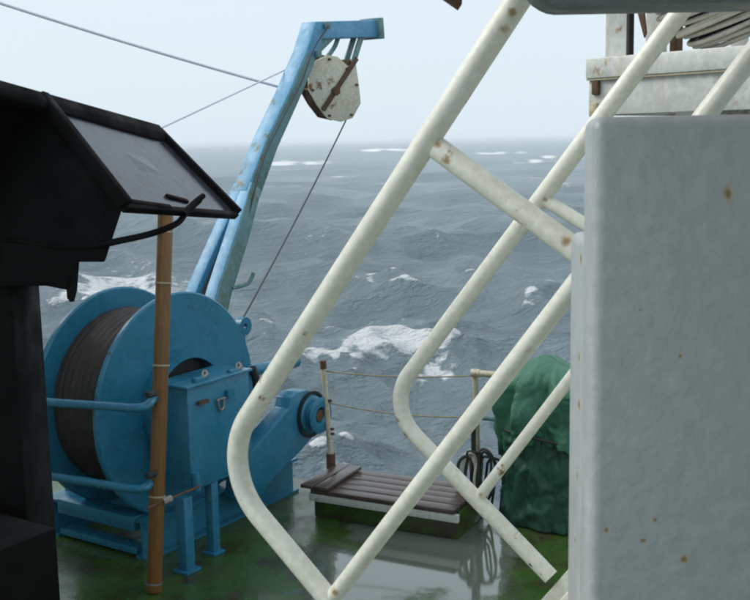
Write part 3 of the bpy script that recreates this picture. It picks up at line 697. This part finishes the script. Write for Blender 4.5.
# rope reel: turns of pale rope round a horizontal core
RCN = ppx(757, 40, .42); RCN.z = pl.z
rl = thing('rope_reel', 'fat coil of pale rope lying on the white platform with a dark hollow end', 'rope coil', Vector((RCN.x, RCN.y, pl.z)))
r1 = (Vector((1, 0, 0)) + Z * .42).normalized(); r2 = (Vector((0, -1, 0)) - Z * .02); r2 = (r2 - r1 * r2.dot(r1)).normalized(); ra = r1.cross(r2); ra = ra if ra.z > 0 else -ra
rmin = min((r1 * math.cos(a) * .235 + r2 * math.sin(a) * .235).z for a in [k * .1 for k in range(63)])
for k in range(20):
    rad = .205 + .0075 * k + .009 * math.sin(k * 2.3); c = RCN + Z * (-rmin + .01) + ra * (k * .0145)
    tl = random.uniform(-.015, .015); t2 = random.uniform(-.010, .010)
    pts = [c + r1 * (rad * math.cos(a)) + r2 * (rad * math.sin(a)) + ra * (tl * math.cos(a) + t2 * math.sin(2 * a)) for a in [2 * math.pi * i / 44 for i in range(44)]]
    link('rope_turn', *g_tube(pts, .0092, 8, closed=True), M['palerope'], rl, smooth=True)
link('core', *g_tube([RCN + Z * (-rmin + .02) + ra * .0, RCN + Z * (-rmin + .02) + ra * .28], [.185, .32], 32), M['flatblack'], rl, smooth='auto')
# ------------------------------------------------------------------ wooden step platform at the deck edge
PZ = .25
pA, pB = onz(309, 489, PZ), onz(456, 511, PZ)
tp = (pB - pA).normalized(); lp = Vector((-tp.y, tp.x, 0)); PL = (pB - pA).length
stp = thing('step_platform', 'low step of wet brown planks on a green base at the deck edge', 'platform', Vector(((pA.x + pB.x) / 2, (pA.y + pB.y) / 2, 0)))
for k in range(5):
    w_ = .118; c = pA + tp * (PL / 2 + random.uniform(-.012, .012)) + lp * (.062 + k * .127) + Z * (-.018 + random.uniform(-.004, .004))
    o = link('plank', *g_box((0, 0, 0), Vector((1, 0, 0)), Vector((0, 1, 0)), Z, PL + random.uniform(-.02, .02), w_, .034), M['plank'], stp, bevel=.006)
    o.location = c - ORIG[stp.name]; o.rotation_euler = (random.uniform(-.012, .012), random.uniform(-.004, .004), math.atan2(tp.y, tp.x) + random.uniform(-.004, .004))
    for v in o.data.vertices: v.co += ORIG[stp.name]
c = pA + tp * PL / 2
link('nosing', *g_box(c + lp * .03 - Z * .070, tp, lp, Z, PL + .02, .04, .062), M['white'], stp, bevel=.005)
link('base', *g_box(c + lp * .34 - Z * .145, tp, lp, Z, PL - .02, .56, .205), M['deck'], stp, bevel=.008)
bA = onz(305, 483, PZ + .03)
for k in range(2):
    cc_ = onz(322 + 14 * k, 477 - 3 * k, PZ + .0)
    cc_ = pA + tp * (.075 + .0 * k) + lp * (.30 + .0) + tp * (k * .125 - .09)
    o = link('board', *g_box((0, 0, 0), Vector((1, 0, 0)), Vector((0, 1, 0)), Z, .62, .115, .03), M['plank'], stp, bevel=.006)
    o.location = Vector((cc_.x, cc_.y, PZ + .0185)) - ORIG[stp.name]; o.rotation_euler = (0, 0, math.atan2(lp.y, lp.x) + .03 * (k - .5))
    for v in o.data.vertices: v.co += ORIG[stp.name]

# ------------------------------------------------------------------ guard rail at the deck edge
b0_ = onz(331, 466, PZ); t0_ = onpl(323, 363, Y_, b0_)
b0_.z = .0
st = thing('rail_stanchion', 'lone white rail stanchion with a rusty top beside the warping head', 'stanchion', b0_)
bb = Vector((b0_.x, b0_.y, .002)); up0 = Vector((b0_.x + .004, b0_.y, PZ + .05))
link('post', *g_tube([bb, up0, t0_], .024, 14), M['rail'], st, smooth='auto')
link('rusty_cap', *g_tube([t0_ - (t0_ - up0).normalized() * .05, t0_ + Z * .02], .028, 12), M['rust'], st, smooth='auto')
for f_ in (.62, .33, .28): 
    c = up0.lerp(t0_, f_); link('eye', *g_tube([c, c + t27 * .05], .012, 8), M['rust'], st)
link('foot', *g_tube([bb, bb + Z * (PZ + .11)], .04, 14), M['rust'], st)
g0 = onpl(475, 373, l27, b0_ + l27 * .05); g0b = Vector((g0.x + .03, g0.y, .002))
gr_ = thing('corner_rail', 'rusty white pipe rail corner beside the green tarpaulin', 'guard rail', g0b)
g1 = g0 + t27 * 1.3
link('post', *g_tube([g0b, g0], .023, 14), M['rail'], gr_, smooth='auto')
link('top_rail', *g_tube([g0 - t27 * .02, g0 + t27 * .1, g1], .026, 14), M['rail'], gr_, smooth='auto')
link('elbow', *g_tube([g0 - t27 * .03 + Z * .0, g0 + t27 * .04], .031, 12), M['rail'], gr_, smooth='auto')
link('lower_rail', *g_tube([g0 - Z * .36, g1 - Z * .36], .018, 12), M['gblue'], gr_, smooth='auto')
link('post', *g_tube([g1 - Z * (g1.z - .002), g1], .023, 14), M['rail'], gr_, smooth='auto')
for k, (f_, zz, sg) in enumerate(((.92, .02, .03), (.60, .36, .04))):
    a = up0.lerp(t0_, f_); b = g0 - Z * zz
    tag(link('safety_rope', *g_tube(wirept(a, b, sg), .0055, 7), M['rope'], smooth=True), ('upper' if k == 0 else 'lower') + ' slack safety rope between the two rail stanchions at the deck edge', 'rope', 'safety ropes')

# ------------------------------------------------------------------ machine under a green tarpaulin
TC = onz(545, 530) + l27 * .30
tb = thing('covered_machine', 'machine wrapped in green tarpaulin at the deck edge', 'covered machine', Vector((TC.x, TC.y, 0)))
def drape(z0, z1, rad, dome, seed, nz=64, na=200, wr=.05, hem=0):
    V, Fc = [], []
    for i in range(nz + 1):
        s = i / nz
        for k in range(na):
            a = 2 * math.pi * k / na
            ca, sa = math.cos(a), math.sin(a)
            sq = 1 / (abs(ca) ** 3.2 + abs(sa) ** 3.2) ** (1 / 3.2)
            if dome:
                if s < .6: z = z0 + (z1 - z0) * .74 * (s / .6); rr_ = rad * (1 + .07 * math.sin(s * 5))
                else:
                    ph = (s - .6) / .4 * math.pi / 2; z = z0 + (z1 - z0) * (.74 + .26 * math.sin(ph)); rr_ = rad * (math.cos(ph) ** .75 if s < 1 else 0.0) * 1.02
            else: z = z0 + (z1 - z0) * s; rr_ = rad * (1.03 - .05 * s)
            fold = .55 * math.sin(a * 5 + seed + 2.2 * math.sin(z * 4.2 + seed)) + .45 * math.sin(a * 9 - z * 6 + seed * 2)
            nv = noise.fractal(Vector((ca * 2.2 + seed, sa * 2.2, z * 2.4)), 1, 2, 4)
            rdg = 1 - abs(noise.noise(Vector((ca * 2.6 + seed * 3, sa * 2.6, z * 1.7 + 9)))) * 2
            fd = 0
            for fa, fsl, fwid, fam in ((-2.25, .5, .10, -.11), (-1.95, -.35, .08, .10), (-1.62, .6, .10, -.13), (-1.30, -.2, .09, .10), (-1.0, .45, .10, -.12), (-2.6, -.3, .1, .08), (.4, .3, .1, -.1), (1.6, -.3, .1, -.1), (2.4, .3, .1, .1)):
                da = (a - fa - fsl * (z - .9) + math.pi) % (2 * math.pi) - math.pi
                fd += fam * math.exp(-abs(da) / fwid) * (1 if dome else .5)
            vd_, vp_ = noise.voronoi(Vector((ca * 1.9 + seed, sa * 1.9 + .4 * z, z * 2.3)))
            vd2, vp2 = noise.voronoi(Vector((ca * 4.4 + seed, sa * 4.4, z * 4.0)))
            fd += .26 * (abs(min(vd_[1] - vd_[0], .6) - .3) - .15) + .13 * (abs(min(vd2[1] - vd2[0], .5) - .22) - .1)
            r2 = rr_ * sq * (1 + wr * fold * (.5 + .5 * rdg) + .09 * nv + .05 * rdg + fd)
            zz = z + (hem * .13 * math.sin(a * 3 + seed - .9) + hem * .05 * nv if i == 0 else 0) + ((.06 * noise.noise(Vector((ca * rr_ * 5, sa * rr_ * 5, seed))) + .10 * max(0, 1 - abs(ca * rr_ + .08) / .22) - .03) * min(1, (s - .5) * 4) if dome and s > .5 else 0)
            V.append(Vector((TC.x, TC.y, 0)) + t27 * (ca * r2 * 1.05) + l27 * (sa * r2 * .9) + Z * zz)
    for i in range(nz):
        for k in range(na): Fc.append((i * na + k, i * na + (k + 1) % na, (i + 1) * na + (k + 1) % na, (i + 1) * na + k))
    Fc.append(tuple(range(na - 1, -1, -1))); return V, Fc
zt_ = onpl(528, 366, Y_, TC).z
hood = link('tarpaulin', *drape(.66, zt_, .40, True, 1.3, hem=1, wr=.13), M['tarp'], tb, smooth=True)
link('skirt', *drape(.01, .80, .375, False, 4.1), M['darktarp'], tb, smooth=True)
ring = [Vector((TC.x, TC.y, 0)) + t27 * (math.cos(a) * .425 * (1 / (abs(math.cos(a)) ** 3.2 + abs(math.sin(a)) ** 3.2) ** (1 / 3.2))) + l27 * (math.sin(a) * .38 * (1 / (abs(math.cos(a)) ** 3.2 + abs(math.sin(a)) ** 3.2) ** (1 / 3.2))) + Z * (.74 + .03 * math.sin(2 * a)) for a in [2 * math.pi * i / 60 for i in range(60)]]
link('lashing', *g_tube(ring, .012, 7, closed=True), M['dkrope'], tb, smooth=True)
# ------------------------------------------------------------------ cords hung on the rail
hk = Vector((g0b.x, g0b.y, 0)) - l27 * .12
rcx = thing('hanging_cords', 'tangle of dark green and pale cords hung by the rail post', 'rope', Vector((hk.x, hk.y, 0)))
for k in range(11):
    c = onpl(random.uniform(466, 496), random.uniform(456, 466), Y_, hk); h = random.uniform(.22, .52); wd_ = random.uniform(.03, .09)
    q = l27 * random.uniform(-.05, .05)
    pts = [c + t27 * -wd_ * .6, c + Z * .05 + q, c + t27 * wd_, c + t27 * wd_ * 1.1 - Z * h * .5 + q, c - Z * h + t27 * .02, c - t27 * wd_ * .9 - Z * h * .55 - q]
    link('cord', *g_tube(smooth_path(pts + [pts[0]], 6), .011, 7), M['palerope'] if k % 4 == 0 else M['dkrope'], rcx, smooth='auto')
c = onpl(458, 462, Y_, hk)
link('cord', *g_tube(smooth_path([onpl(x, y, Y_, hk) for x, y in ((478, 456), (466, 456), (459, 462), (458, 476), (462, 492), (457, 510), (452, 533))], 6), .013, 8), M['dkrope'], rcx, smooth='auto')
link('cord_spike', *g_tube([Vector((hk.x, hk.y, .002)), Vector((hk.x, hk.y, .80))], .02, 8), M['dkrope'], rcx)

# ------------------------------------------------------------------ small lamp bracket peeping in at the top edge
lp_ = atd(462, 6, 1.40)
lb = thing('deck_lamp', 'corner of a dark lamp hanging in at the top edge of the view', 'lamp', Vector((lp_.x, lp_.y, 3.86)))
link('housing', *g_ext([lp_, lp_ + Vector((-.05, 0, .035)), lp_ + Vector((-.07, 0, .12)), lp_ + Vector((.01, 0, .13))], (0, .06, 0)), M['rust'], lb, bevel=.003)
link('stem', *g_tube([Vector((lp_.x - .03, lp_.y + .03, lp_.z + .10)), Vector((lp_.x - .03, lp_.y + .03, 3.857))], .01, 8), M['rust'], lb)

# ------------------------------------------------------------------ haze over the sea
mt = bpy.data.materials.new('sea_haze'); mt.use_nodes = True; n = mt.node_tree; n.nodes.clear()
vo = n.nodes.new('ShaderNodeVolumePrincipled'); vo.inputs['Color'].default_value = (.93, .97, 1, 1); vo.inputs['Density'].default_value = .00042; vo.inputs['Anisotropy'].default_value = .2
ou = n.nodes.new('ShaderNodeOutputMaterial'); n.links.new(vo.outputs[0], ou.inputs['Volume'])
Vh, Fh = g_box((0, 0, (-10.5 + 5.2) / 2), X_, Y_, Z, 18600, 18600, 15.7)
o = link('haze', Vh, Fh, mt); o['kind'] = 'stuff'
